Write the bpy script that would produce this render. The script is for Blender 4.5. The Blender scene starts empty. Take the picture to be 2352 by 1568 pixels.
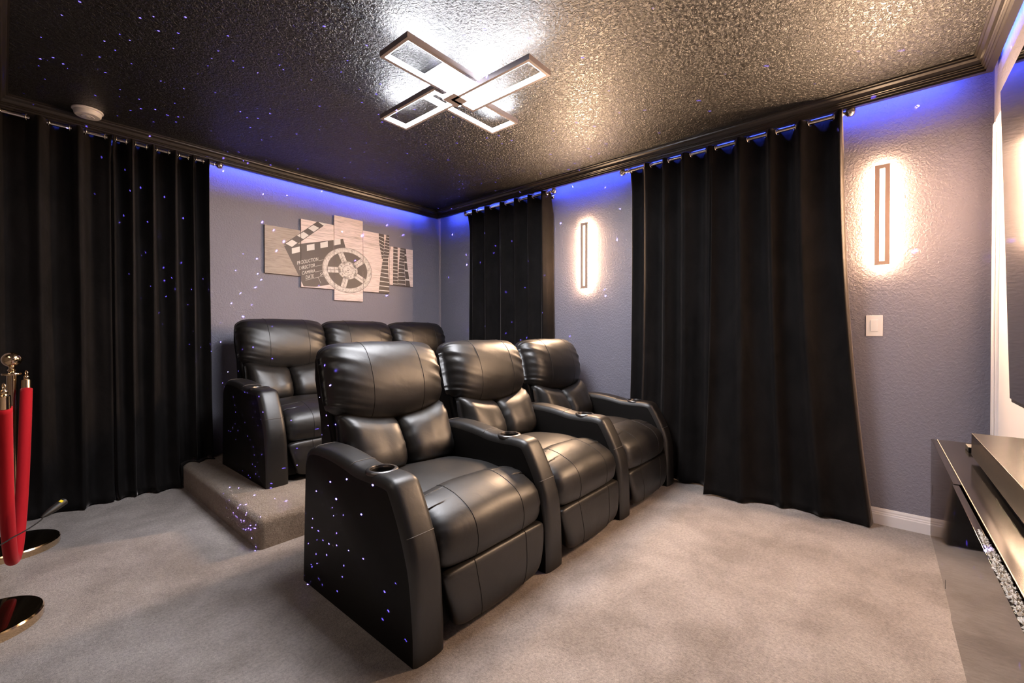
import bpy, bmesh, math, random
from mathutils import Vector, Matrix, noise
PI = math.pi
random.seed(7)
C = bpy.context.scene.collection
S = bpy.context.scene

# ---------------------------------------------------------------- camera, world, exposure
cam_d = bpy.data.cameras.new('camera')
cam = bpy.data.objects.new('camera', cam_d); C.objects.link(cam)
cam_d.sensor_width = 36.0
cam_d.lens = 36.0 * 994.0 / 2352.0
cam_d.shift_y = -10.2 / 2352.0
cam_d.clip_start = 0.01
cam.location = (0, 0, 1.076)
cam.rotation_euler = (math.radians(90 - 0.45), 0, math.radians(-49.7))
S.camera = cam
w = bpy.data.worlds.new('world'); S.world = w; w.use_nodes = True
w.node_tree.nodes['Background'].inputs[0].default_value = (0.9, 0.92, 1.0, 1)
w.node_tree.nodes['Background'].inputs[1].default_value = 0.02
vs = S.view_settings
S.display_settings.display_device = 'sRGB'
vs.view_transform = 'Standard'; vs.look = 'None'; vs.gamma = 1.0; vs.use_curve_mapping = False
vs.exposure = 2.9
S.cycles.use_denoising = True
S.cycles.max_bounces = 10; S.cycles.diffuse_bounces = 6; S.cycles.glossy_bounces = 5
S.cycles.sample_clamp_indirect = 6.0
S.cycles.caustics_reflective = False; S.cycles.caustics_refractive = False

SCONCE = 31.0       # wall light emission
CEIL = 18.0         # ceiling fixture emission
LED = 24.0          # cove strip emission

# added fill lamp in the unseen hall, lifts the side the camera stands on (hall opens on the left of the room)
def area(name, loc, rot, sx, sy, power, col):
    d = bpy.data.lights.new(name, 'AREA'); d.shape = 'RECTANGLE'; d.size = sx; d.size_y = sy
    d.energy = power; d.color = col
    o = bpy.data.objects.new(name, d); C.objects.link(o); o.location = loc; o.rotation_euler = rot
    return o
area('hall_fill', (-0.95, 1.6, 2.38), (0, math.radians(-12), 0), 0.7, 1.6, 1.5, (1.0, 0.85, 0.72))

# ---------------------------------------------------------------- room numbers
XW, YB, YT, XL, H = 3.213, 3.865, -0.433, -0.12, 2.43
def wallx(y): return XW + 0.0135 * y          # the right wall is a little out of square
def wally(x): return 3.90 - 0.0175 * x        # so is the back wall
CX, CY = 3.265, 3.843                         # their corner

# ---------------------------------------------------------------- materials
def mat(name, col=(0.5, 0.5, 0.5), rough=0.5, metal=0.0, spec=0.5, **kw):
    m = bpy.data.materials.new(name); m.use_nodes = True
    b = m.node_tree.nodes['Principled BSDF']
    b.inputs['Base Color'].default_value = (*col, 1)
    b.inputs['Roughness'].default_value = rough
    b.inputs['Metallic'].default_value = metal
    b.inputs['Specular IOR Level'].default_value = spec
    for k, v in kw.items():
        b.inputs[k.replace('_', ' ')].default_value = v
    return m
def nodes(m):
    return m.node_tree.nodes, m.node_tree.links, m.node_tree.nodes['Principled BSDF']
def coords(m, scale=(1, 1, 1)):
    n, l, b = nodes(m)
    tc = n.new('ShaderNodeTexCoord'); mp = n.new('ShaderNodeMapping')
    mp.inputs['Scale'].default_value = scale
    l.new(tc.outputs['Object'], mp.inputs['Vector'])
    return mp.outputs['Vector']
def noise_tex(m, vec, scale, detail=3, rough=0.5, dist=0.0):
    n, l, b = nodes(m)
    t = n.new('ShaderNodeTexNoise'); t.inputs['Scale'].default_value = scale
    t.inputs['Detail'].default_value = detail; t.inputs['Roughness'].default_value = rough
    t.inputs['Distortion'].default_value = dist
    l.new(vec, t.inputs['Vector']); return t.outputs['Fac']
def ramp(m, fac, stops):
    n, l, b = nodes(m)
    r = n.new('ShaderNodeValToRGB'); e = r.color_ramp.elements
    while len(e) < len(stops): e.new(0.5)
    for k, (p, c) in enumerate(stops):
        e[k].position = p; e[k].color = (*c, 1) if len(c) == 3 else c
    l.new(fac, r.inputs['Fac']); return r.outputs['Color']
def bump(m, height, strength, dist):
    n, l, b = nodes(m)
    bp = n.new('ShaderNodeBump'); bp.inputs['Strength'].default_value = strength
    bp.inputs['Distance'].default_value = dist
    l.new(height, bp.inputs['Height'])
    prev = b.inputs['Normal'].links
    if prev: l.new(prev[0].from_socket, bp.inputs['Normal'])
    l.new(bp.outputs['Normal'], b.inputs['Normal'])
def emis(name, col, s):
    m = mat(name, (0.8, 0.8, 0.8), 0.5)
    b = m.node_tree.nodes['Principled BSDF']
    b.inputs['Emission Color'].default_value = (*col, 1); b.inputs['Emission Strength'].default_value = s
    return m

M = {}
# wall paint: grey, orange-peel texture
m = M['wall'] = mat('wall_paint', (0.235, 0.226, 0.275), 0.6, spec=0.3)
v = coords(m); bump(m, ramp(m, noise_tex(m, v, 75, 2, 0.5, 0.6), [(0.42, (0, 0, 0)), (0.62, (1, 1, 1))]), 0.55, 0.0022)
# ceiling: black semi-gloss over knock-down texture
m = M['ceiling'] = mat('ceiling_paint', (0.009, 0.008, 0.008), 0.41, spec=0.7)
v = coords(m)
bump(m, ramp(m, noise_tex(m, v, 58, 3, 0.6, 1.0), [(0.38, (0, 0, 0)), (0.62, (1, 1, 1))]), 0.85, 0.0038)
# carpet
def carpet(name, c0, c1):
    m = mat(name, c0, 0.95, spec=0.1)
    n, l, b = nodes(m)
    b.inputs['Sheen Weight'].default_value = 0.25; b.inputs['Sheen Roughness'].default_value = 0.6
    v = coords(m)
    big = noise_tex(m, v, 3.0, 7, 0.66, 0.25); small = noise_tex(m, v, 85, 5, 0.85)
    col = ramp(m, big, [(0.38, c1), (0.62, c0)])
    mx = n.new('ShaderNodeMixRGB'); mx.blend_type = 'MULTIPLY'; mx.inputs['Fac'].default_value = 0.75
    l.new(col, mx.inputs[1])
    l.new(ramp(m, small, [(0.34, (0.42, 0.40, 0.39)), (0.6, (1, 1, 1))]), mx.inputs[2])
    l.new(mx.outputs[0], b.inputs['Base Color'])
    bump(m, noise_tex(m, v, 110, 4, 0.8), 1.0, 0.010)
    bump(m, noise_tex(m, v, 9, 3, 0.6), 0.35, 0.02)
    return m
M['carpet'] = carpet('beige_carpet', (0.66, 0.58, 0.53), (0.42, 0.355, 0.31))
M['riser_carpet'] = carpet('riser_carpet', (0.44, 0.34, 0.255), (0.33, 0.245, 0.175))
# leather
m = M['leather'] = mat('black_leather', (0.0055, 0.0042, 0.0035), 0.46, spec=0.75)
m.node_tree.nodes['Principled BSDF'].inputs['Coat Weight'].default_value = 0.05
m.node_tree.nodes['Principled BSDF'].inputs['Coat Roughness'].default_value = 0.28
v = coords(m)
bump(m, noise_tex(m, v, 420, 2, 0.6), 0.18, 0.0008)
bump(m, noise_tex(m, coords(m, (1.0, 1.0, 1.0)), 11, 3, 0.5, 0.8), 0.14, 0.010)
m = M['leather_flat'] = mat('black_leather_panel', (0.005, 0.004, 0.0035), 0.5, spec=0.18)
v = coords(m); bump(m, noise_tex(m, v, 420, 2, 0.6), 0.18, 0.0008)
M['thread'] = mat('seam_thread', (0.012, 0.010, 0.009), 0.6)
M['light_thread'] = mat('arm_seam_thread', (0.10, 0.085, 0.075), 0.5)
M['cup_metal'] = mat('brushed_cup_rim', (0.20, 0.19, 0.19), 0.32, 1.0)
M['cup_black'] = mat('cup_liner', (0.006, 0.006, 0.006), 0.5)
M['plinth'] = mat('chair_underside', (0.008, 0.008, 0.008), 0.8)
# velvet
m = M['velvet'] = mat('black_velvet', (0.0055, 0.0045, 0.0045), 0.85, spec=0.15)
n, l, b = nodes(m)
b.inputs['Sheen Weight'].default_value = 0.38; b.inputs['Sheen Roughness'].default_value = 0.3
b.inputs['Sheen Tint'].default_value = (0.85, 0.75, 0.7, 1)
v = coords(m)
l.new(ramp(m, noise_tex(m, coords(m, (1, 1, 0.55)), 6, 5, 0.65, 0.6), [(0.35, (0.004, 0.0033, 0.0032)), (0.7, (0.0105, 0.0088, 0.0084))]), b.inputs['Base Color'])
bump(m, noise_tex(m, v, 14, 3, 0.6), 0.3, 0.01)
m = M['trim_black'] = mat('black_gloss_trim', (0.022, 0.018, 0.016), 0.33, spec=0.6)
M['white_trim'] = mat('white_satin_paint', (0.84, 0.80, 0.80), 0.4)
M['white_plastic'] = mat('white_plastic', (0.78, 0.75, 0.73), 0.4)
M['nickel'] = mat('polished_nickel', (0.75, 0.68, 0.60), 0.16, 1.0)
M['gold'] = mat('polished_brass', (0.80, 0.60, 0.38), 0.13, 1.0)
M['gold_dark'] = mat('brass_base_top', (0.05, 0.035, 0.02), 0.05, 0.9)
m = M['rope'] = mat('red_velvet_rope', (0.42, 0.006, 0.014), 0.8, spec=0.2)
b = m.node_tree.nodes['Principled BSDF']; b.inputs['Sheen Weight'].default_value = 0.5
b.inputs['Sheen Tint'].default_value = (1.0, 0.35, 0.35, 1); b.inputs['Sheen Roughness'].default_value = 0.4
M['sconce_metal'] = mat('bronze_sconce_plate', (0.46, 0.31, 0.235), 0.5, 0.1)
M['sconce_glow'] = emis('warm_led_diffuser', (1.0, 0.60, 0.32), SCONCE)
M['slot_lens'] = emis('sconce_slot_lens', (1.0, 0.78, 0.56), 1.2)
M['lamp_metal'] = mat('grey_lamp_metal', (0.34, 0.30, 0.31), 0.45, 0.2)
M['lamp_white'] = mat('white_lamp_box', (0.8, 0.8, 0.8), 0.35)
M['lamp_glow'] = emis('white_led_strip', (0.92, 0.94, 1.0), CEIL)
M['led_blue'] = emis('blue_led_strip', (0.055, 0.10, 1.0), LED)
M['gloss_black'] = mat('glossy_black_panel', (0.010, 0.0085, 0.008), 0.05, spec=0.9)
M['stand_top'] = mat('dark_glass_top', (0.012, 0.010, 0.009), 0.12, spec=0.8)
M['speaker_black'] = mat('black_ash_cabinet', (0.016, 0.013, 0.011), 0.26, spec=0.3)
M['tv_screen'] = mat('tv_glass', (0.004, 0.004, 0.005), 0.06, spec=0.7)
M['tv_bezel'] = mat('tv_bezel', (0.03, 0.025, 0.022), 0.35)
M['edge_glint'] = mat('painted_edge_highlight', (0.75, 0.62, 0.52), 0.3, 1.0)
M['crystal'] = mat('white_crystal', (0.98, 0.93, 0.86), 0.6, spec=0.3)
M['matt_black'] = mat('matt_black_plastic', (0.008, 0.008, 0.008), 0.55)
M['yellow'] = mat('yellow_sticker', (0.75, 0.62, 0.02), 0.5)
M['blue_lens'] = emis('blue_projector_lens', (0.12, 0.16, 1.0), 9.0)
M['hall'] = mat('hall_paint', (0.10, 0.09, 0.09), 0.8)

# ---------------------------------------------------------------- mesh helpers
def mesh_obj(name, verts, faces, material, parent=None, smooth=True, mi=None):
    me = bpy.data.meshes.new(name)
    me.from_pydata([tuple(v) for v in verts], [], faces)
    mats = material if isinstance(material, (list, tuple)) else [material]
    for mm in mats: me.materials.append(mm)
    if mi: me.polygons.foreach_set('material_index', mi)
    me.polygons.foreach_set('use_smooth', [smooth] * len(me.polygons))
    me.update()
    bm = bmesh.new(); bm.from_mesh(me); bmesh.ops.recalc_face_normals(bm, faces=bm.faces); bm.to_mesh(me); bm.free()
    o = bpy.data.objects.new(name, me); C.objects.link(o)
    if parent: o.parent = parent
    return o
class MB:
    def __init__(s): s.v = []; s.f = []; s.m = []; s.mi = 0
    def add(s, v, f):
        k = len(s.v); s.v += [Vector(p) for p in v]; s.f += [tuple(i + k for i in q) for q in f]; s.m += [s.mi] * len(f)
    def box(s, a, b):
        x0, y0, z0 = a; x1, y1, z1 = b
        s.add([(x0, y0, z0), (x1, y0, z0), (x1, y1, z0), (x0, y1, z0), (x0, y0, z1), (x1, y0, z1), (x1, y1, z1), (x0, y1, z1)],
              [(0, 3, 2, 1), (4, 5, 6, 7), (0, 1, 5, 4), (1, 2, 6, 5), (2, 3, 7, 6), (3, 0, 4, 7)])
    def tube(s, pts, r, n=10, cap=True):
        pts = [Vector(p) for p in pts]; N = len(pts); rr = r if isinstance(r, (list, tuple)) else [r] * N
        k = len(s.v); up = None
        for i, p in enumerate(pts):
            t = (pts[min(i + 1, N - 1)] - pts[max(i - 1, 0)]).normalized()
            if up is None:
                up = t.orthogonal().normalized()
            up = (up - t * up.dot(t)).normalized(); side = t.cross(up)
            for j in range(n):
                a = 2 * PI * j / n; s.v.append(p + (up * math.cos(a) + side * math.sin(a)) * rr[i])
        for i in range(N - 1):
            for j in range(n):
                s.f.append((k + i * n + j, k + i * n + (j + 1) % n, k + (i + 1) * n + (j + 1) % n, k + (i + 1) * n + j)); s.m.append(s.mi)
        if cap:
            s.f.append(tuple(k + j for j in range(n))[::-1]); s.f.append(tuple(k + (N - 1) * n + j for j in range(n))); s.m += [s.mi] * 2
    def lathe(s, prof, c=(0, 0, 0), n=32, axis='z'):
        k = len(s.v); c = Vector(c); N = len(prof)
        for r, z in prof:
            for j in range(n):
                a = 2 * PI * j / n
                p = (r * math.cos(a), r * math.sin(a), z)
                if axis == 'y': p = (p[0], p[2], p[1])
                if axis == 'x': p = (p[2], p[0], p[1])
                s.v.append(c + Vector(p))
        for i in range(N - 1):
            for j in range(n):
                s.f.append((k + i * n + j, k + i * n + (j + 1) % n, k + (i + 1) * n + (j + 1) % n, k + (i + 1) * n + j)); s.m.append(s.mi)
        s.f.append(tuple(k + j for j in range(n))[::-1]); s.f.append(tuple(k + (N - 1) * n + j for j in range(n))); s.m += [s.mi] * 2
    def torus(s, c, ax, R, r, n=28, mseg=8, arc=(0, 2 * PI)):
        ax = Vector(ax).normalized(); u = ax.orthogonal().normalized(); w_ = ax.cross(u); c = Vector(c)
        k = len(s.v)
        for i in range(n):
            a = 2 * PI * i / n; d = u * math.cos(a) + w_ * math.sin(a)
            for j in range(mseg):
                b_ = 2 * PI * j / mseg; s.v.append(c + d * (R + r * math.cos(b_)) + ax * (r * math.sin(b_)))
        for i in range(n):
            for j in range(mseg):
                s.f.append((k + i * mseg + j, k + i * mseg + (j + 1) % mseg, k + ((i + 1) % n) * mseg + (j + 1) % mseg, k + ((i + 1) % n) * mseg + j)); s.m.append(s.mi)
    def build(s, name, material, parent=None, smooth=False, bevel=0, seg=2):
        o = mesh_obj(name, s.v, s.f, material, parent, smooth, s.m)
        if bevel:
            bv = o.modifiers.new('bevel', 'BEVEL'); bv.width = bevel; bv.segments = seg; bv.limit_method = 'ANGLE'; bv.angle_limit = math.radians(40)
            o.data.polygons.foreach_set('use_smooth', [True] * len(o.data.polygons))
            wn = o.modifiers.new('wn', 'WEIGHTED_NORMAL'); wn.keep_sharp = True
        return o
def auto_smooth(o, deg=35):
    me = o.data
    bm = bmesh.new(); bm.from_mesh(me)
    for e in bm.edges:
        if len(e.link_faces) == 2 and e.calc_face_angle(0) > math.radians(deg): e.smooth = False
    for f in bm.faces: f.smooth = True
    bm.to_mesh(me); bm.free()
    return o
def tag(o, label=None, cat=None, group=None, kind=None):
    if label: o['label'] = label
    if cat: o['category'] = cat
    if group: o['group'] = group
    if kind: o['kind'] = kind
    return o
def thing(name, loc, label, cat, group=None):
    o = bpy.data.objects.new(name, None); C.objects.link(o); o.location = loc; o.empty_display_size = 0.1
    return tag(o, label, cat, group)
def structure(o, label=None): 
    o['kind'] = 'structure'
    if label: o['label'] = label
    return o
def copy_tree(src, loc, label, skip=(), group=None):
    c = src.copy(); C.objects.link(c); c.location = loc; c['label'] = label
    if group: c['group'] = group
    for ch in list(src.children):
        if ch in skip: continue
        d = ch.copy(); C.objects.link(d); d.parent = c
        for g in list(ch.children):
            e = g.copy(); C.objects.link(e); e.parent = d
    return c
def catmull(P, n, closed=False):
    P = [Vector(p) for p in P]; out = []; N = len(P); segs = N if closed else N - 1
    for k in range(n):
        t = k / (n if closed else n - 1) * segs; i = min(int(t), segs - 1); f = t - i
        g = (lambda j: P[j % N]) if closed else (lambda j: P[max(0, min(N - 1, j))])
        a, b_, c, d = g(i - 1), g(i), g(i + 1), g(i + 2)
        out.append(0.5 * ((2 * b_) + (c - a) * f + (2 * a - 5 * b_ + 4 * c - d) * f * f + (3 * b_ - a - 3 * c + d) * f ** 3))
    return out

# ---------------------------------------------------------------- room shell
def poly(name, V, material, smooth=False): return mesh_obj(name, V, [tuple(range(len(V)))], material, None, smooth)
def slab(name, V, off, material):
    """quad V extruded by off so that walls have thickness"""
    V = [Vector(p) for p in V]; o_ = Vector(off); n_ = len(V)
    vs_ = V + [p + o_ for p in V]
    fs = [tuple(range(n_)), tuple(range(2 * n_ - 1, n_ - 1, -1))] + [(i, i + n_, (i + 1) % n_ + n_, (i + 1) % n_) for i in range(n_)]
    return mesh_obj(name, vs_, fs, material, None, False)
HX = -1.7
structure(slab('floor', [(HX, YT, 0), (3.4, YT, 0), (3.4, 4.0, 0), (HX, 4.0, 0)], (0, 0, -0.1), M['carpet']))
structure(slab('ceiling', [(HX, YT, H), (3.4, YT, H), (3.4, 4.0, H), (HX, 4.0, H)], (0, 0, 0.1), M['ceiling']))
structure(slab('wall_right', [(wallx(YT), YT, 0), (CX, CY, 0), (CX, CY, H), (wallx(YT), YT, H)], (0.12, 0, 0), M['wall']))
structure(slab('wall_back', [(XL - 0.1, wally(XL - 0.1), 0), (CX, CY, 0), (CX, CY, H), (XL - 0.1, wally(XL - 0.1), H)], (0, 0.12, 0), M['wall']))
structure(slab('wall_front', [(HX, YT, 0), (wallx(YT), YT, 0), (wallx(YT), YT, H), (HX, YT, H)], (0, -0.12, 0), M['wall']))
# left wall: solid by the back corner, a wide opening to the hall where the camera stands
mb = MB(); mb.box((XL - 0.1, 3.45, 0), (XL, wally(XL), H)); mb.box((XL - 0.1, YT, 2.12), (XL, 3.45, H))
structure(mb.build('wall_left', M['wall']))
mb = MB(); mb.box((HX - 0.1, YT, 0), (HX, 3.55, H)); mb.box((HX, 3.45, 0), (XL - 0.1, 3.55, H))
structure(mb.build('wall_hall', M['hall']))

# crown moulding, hung off the wall so a light cove stays behind it
def moulding(name, A, B, inward, m0, m1):
    """A,B: ceiling points of the room-side edge; inward: unit vector from wall to room; m0,m1: mitre direction (+-1) at the ends"""
    A, B = Vector(A), Vector(B); d = (B - A).normalized(); iv = Vector(inward)
    prof = [(0, 0), (0, -0.008), (-0.007, -0.010), (-0.009, -0.018), (-0.020, -0.026), (-0.026, -0.040), (-0.026, -0.046),
            (-0.031, -0.048), (-0.031, -0.054), (-0.037, -0.056), (-0.038, -0.066), (-0.045, -0.068), (-0.045, -0.078), (-0.072, -0.078), (-0.072, -0.073), (-0.054, -0.073), (-0.054, 0.0)]
    V = []
    for P, mm in ((A, m0), (B, m1)):
        for o_, z in prof:
            V.append(P + iv * o_ + Vector((0, 0, z)) + d * (mm * o_))
    n_ = len(prof)
    F = [(i, (i + 1) % n_, (i + 1) % n_ + n_, i + n_) for i in range(n_)] + [tuple(range(n_))[::-1], tuple(range(n_, 2 * n_))]
    return structure(mesh_obj(name, V, F, M['trim_black'], None, False))
mx1, my1 = 3.072, 3.722
cor = {'rt': (3.058, -0.345, H), 'rb': (3.09, 3.700, H), 'lb': (0.030, 3.752, H), 'lt': (0.030, -0.345, H)}
moulding('trim_1', cor['rt'], cor['rb'], (-1, 0, 0), 1, -1)
moulding('trim_2', cor['rb'], cor['lb'], (0, -1, 0), 1, -1)
moulding('trim_3', cor['lt'], cor['rt'], (0, 1, 0), 1, -1)
moulding('trim_4', cor['lb'], cor['lt'], (1, 0, 0), 1, -1)

# blue LED strips on the back of the moulding, facing the walls
def led(p0, p1, label, nrm):
    p0, p1 = Vector(p0), Vector(p1); nrm = Vector(nrm); z = Vector((0, 0, 0.010))
    mb_ = MB(); o0 = nrm * 0.0
    V = [p0, p1, p1 + z, p0 + z]; q = [v_ + nrm * 0.003 for v_ in V]
    mb_.add(V + q, [(0, 1, 2, 3), (7, 6, 5, 4), (0, 4, 5, 1), (1, 5, 6, 2), (2, 6, 7, 3), (3, 7, 4, 0)])
    return tag(mb_.build('led_strip', M['led_blue']), label, 'light strip')
g = 0.055
led((3.058 + g, -0.30, 2.392), (3.09 + g, 3.66, 2.392), 'blue light strip behind the crown moulding along the curtained right wall', (1, 0, 0))
led((0.10, 3.752 + g, 2.392), (3.03, 3.700 + g, 2.392), 'blue light strip behind the crown moulding above the split film picture', (0, 1, 0))
led((0.15, -0.345 - 0.056, 2.392), (3.02, -0.345 - 0.056, 2.392), 'blue light strip behind the crown moulding above the television', (0, -1, 0))

# baseboards
def baseboard(name, A, B, inward):
    A, B = Vector(A), Vector(B); iv = Vector(inward)
    prof = [(0, 0), (0.014, 0), (0.014, 0.055), (0.011, 0.060), (0.011, 0.066), (0.008, 0.070), (0.008, 0.078), (0.004, 0.089), (0, 0.090)]
    V = [P + iv * o_ + Vector((0, 0, z)) for P in (A, B) for o_, z in prof]; n_ = len(prof)
    F = [(i, (i + 1) % n_, (i + 1) % n_ + n_, i + n_) for i in range(n_)] + [tuple(range(n_))[::-1], tuple(range(n_, 2 * n_))]
    return structure(mesh_obj(name, V, F, M['white_trim'], None, False))
baseboard('baseboard_right', (wallx(YT), YT, 0), (CX, CY, 0), (-1, 0, 0))
baseboard('baseboard_back', (XL, wally(XL), 0), (CX, CY, 0), (0, -1, 0))
baseboard('baseboard_front', (HX, YT, 0), (1.9, YT, 0), (0, 1, 0))

# white door with casing behind the television
mb = MB()
for x0, x1, z0, z1 in ((2.985, 3.055, 0, 2.075), (2.10, 2.17, 0, 2.075), (2.17, 2.985, 2.005, 2.075)):
    mb.box((x0, YT, z0), (x1, YT + 0.020, z1)); mb.box((x0 + 0.012, YT + 0.020, z0), (x1 - 0.018, YT + 0.028, z1 - 0.012))
dr = structure(mb.build('door_1', M['white_trim'], bevel=0.003))
mb = MB(); mb.box((2.17, YT, 0.01), (2.985, YT + 0.010, 2.005)); mb.build('door_slab', M['white_trim'], dr)

# carpeted platform under the back row
def rounded_platform():
    x0, x1, y0, y1, h = 0.816, 3.238, 2.336, wally(2) - 0.005, 0.155
    r = 0.035; N = 7
    prof = [(0.0, 0.0)] + [(0, h - r)] + [(r - r * math.cos(a), h - r + r * math.sin(a)) for a in [PI / 2 * k / N for k in range(1, N + 1)]]
    rows = []
    cr = 0.03
    for ins, z in prof:
        row = [(x0 + ins, y1, z)]
        for k in range(9):
            a = PI / 2 * k / 8
            row.append((x0 + cr - (cr - ins * 0.8) * math.cos(a) + ins * 0.2, y0 + cr - (cr - ins * 0.8) * math.sin(a) + ins * 0.2, z))
        row.append((x1, y0 + ins, z)); rows.append(row)
    V = [p for r_ in rows for p in r_] + [(x1, y1, prof[-1][1])]
    n_ = len(rows[0]); F = [(i * n_ + j, i * n_ + j + 1, (i + 1) * n_ + j + 1, (i + 1) * n_ + j) for i in range(len(rows) - 1) for j in range(n_ - 1)]
    F.append(tuple((len(rows) - 1) * n_ + j for j in range(n_)) + (len(V) - 1,))
    return mesh_obj('seating_platform', V, F, M['riser_carpet'], None, True)
pf = rounded_platform(); auto_smooth(pf, 50)
tag(pf, 'low beige carpeted platform carrying the back row of recliners', 'platform')

# ---------------------------------------------------------------- recliner
def ends(u, p=5.0, q=2.3):
    return max(0.0, 1 - abs(u) ** p) ** (1 / q)
def usamples(n):
    return [math.sin(PI / 2 * (-1 + 2 * i / (n - 1))) * 0.5 + (-1 + 2 * i / (n - 1)) * 0.5 for i in range(n)]
def cushion(name, prof, sa, sb, x0, x1, parent, nu=44, nv=72, p=5.0, q=2.3, mod=None, wr=0.004, wlen=0.16, seed=0, freq=95, material=None, stitch=(), st_range=(0, 1), both=True):
    """a padded part: closed side profile (y,z) swept across x, shrinking to the spine sa-sb at both ends, gathered at the ends"""
    P = catmull([(0, a, b_) for a, b_ in prof], nv, True)
    A, B = Vector((0, *sa)), Vector((0, *sb)); AB = B - A
    L = [0]
    for k in range(1, nv): L.append(L[-1] + (P[k] - P[k - 1]).length)
    w_ = (x1 - x0) / 2; xc = (x0 + x1) / 2
    us = usamples(nu)
    def at(u, k):
        pt = P[k % nv]; t = max(0, min(1, (pt - A).dot(AB) / max(AB.length_squared, 1e-9))); sp = A + AB * t
        kk = ends(u, p, q)
        out = (pt - sp); ln = max(out.length, 1e-6); dirv = out / ln
        d = ln * kk
        near = (1 - abs(u)) * w_
        s_ = L[k % nv]
        fade = math.sin(PI * min(1, (k % nv) / nv)) ** 0.4
        sgn = 1.0 if u > 0 else -1.0
        bend = s_ + sgn * 0.10 * math.sin(s_ * 5 + seed) * near * 4
        ridge = 1.9 * noise.noise(Vector((bend * freq / 5.2, seed + sgn * 4.0, near * 2.0))) + 0.5 * math.sin(bend * freq * 0.55 + seed)
        amp = wr * math.exp(-near / wlen) * (0.35 + 0.65 * abs(noise.noise(Vector((s_ * 7, seed * 3.1, 1.0 if u > 0 else 4.0)))) * 1.8)
        g_ = amp * ridge * min(1, kk * 1.6) * fade
        g_ += 0.0035 * noise.noise(Vector((u * 2.2 + seed, s_ * 6, seed))) * kk
        x = xc + u * w_; v3 = sp + dirv * (d + g_); v3.x = x
        if mod: v3 = mod(v3, u)
        return v3
    V = [at(u, k) for u in us for k in range(nv)]
    F = [(i * nv + k, i * nv + (k + 1) % nv, (i + 1) * nv + (k + 1) % nv, (i + 1) * nv + k) for i in range(nu - 1) for k in range(nv)]
    F += [tuple(range(nv))[::-1], tuple((nu - 1) * nv + k for k in range(nv))]
    o = mesh_obj(name, V, F, material or M['leather'], parent)
    for us_ in stitch:
        k0, k1 = int(st_range[0] * nv), int(st_range[1] * nv)
        pts = [at(us_, k) for k in range(k0, k1 + 1)]
        mb_ = MB(); mb_.tube(pts, 0.0019, 6); mb_.build('stitching', M['thread'], o, smooth=True)
    return o

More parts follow.
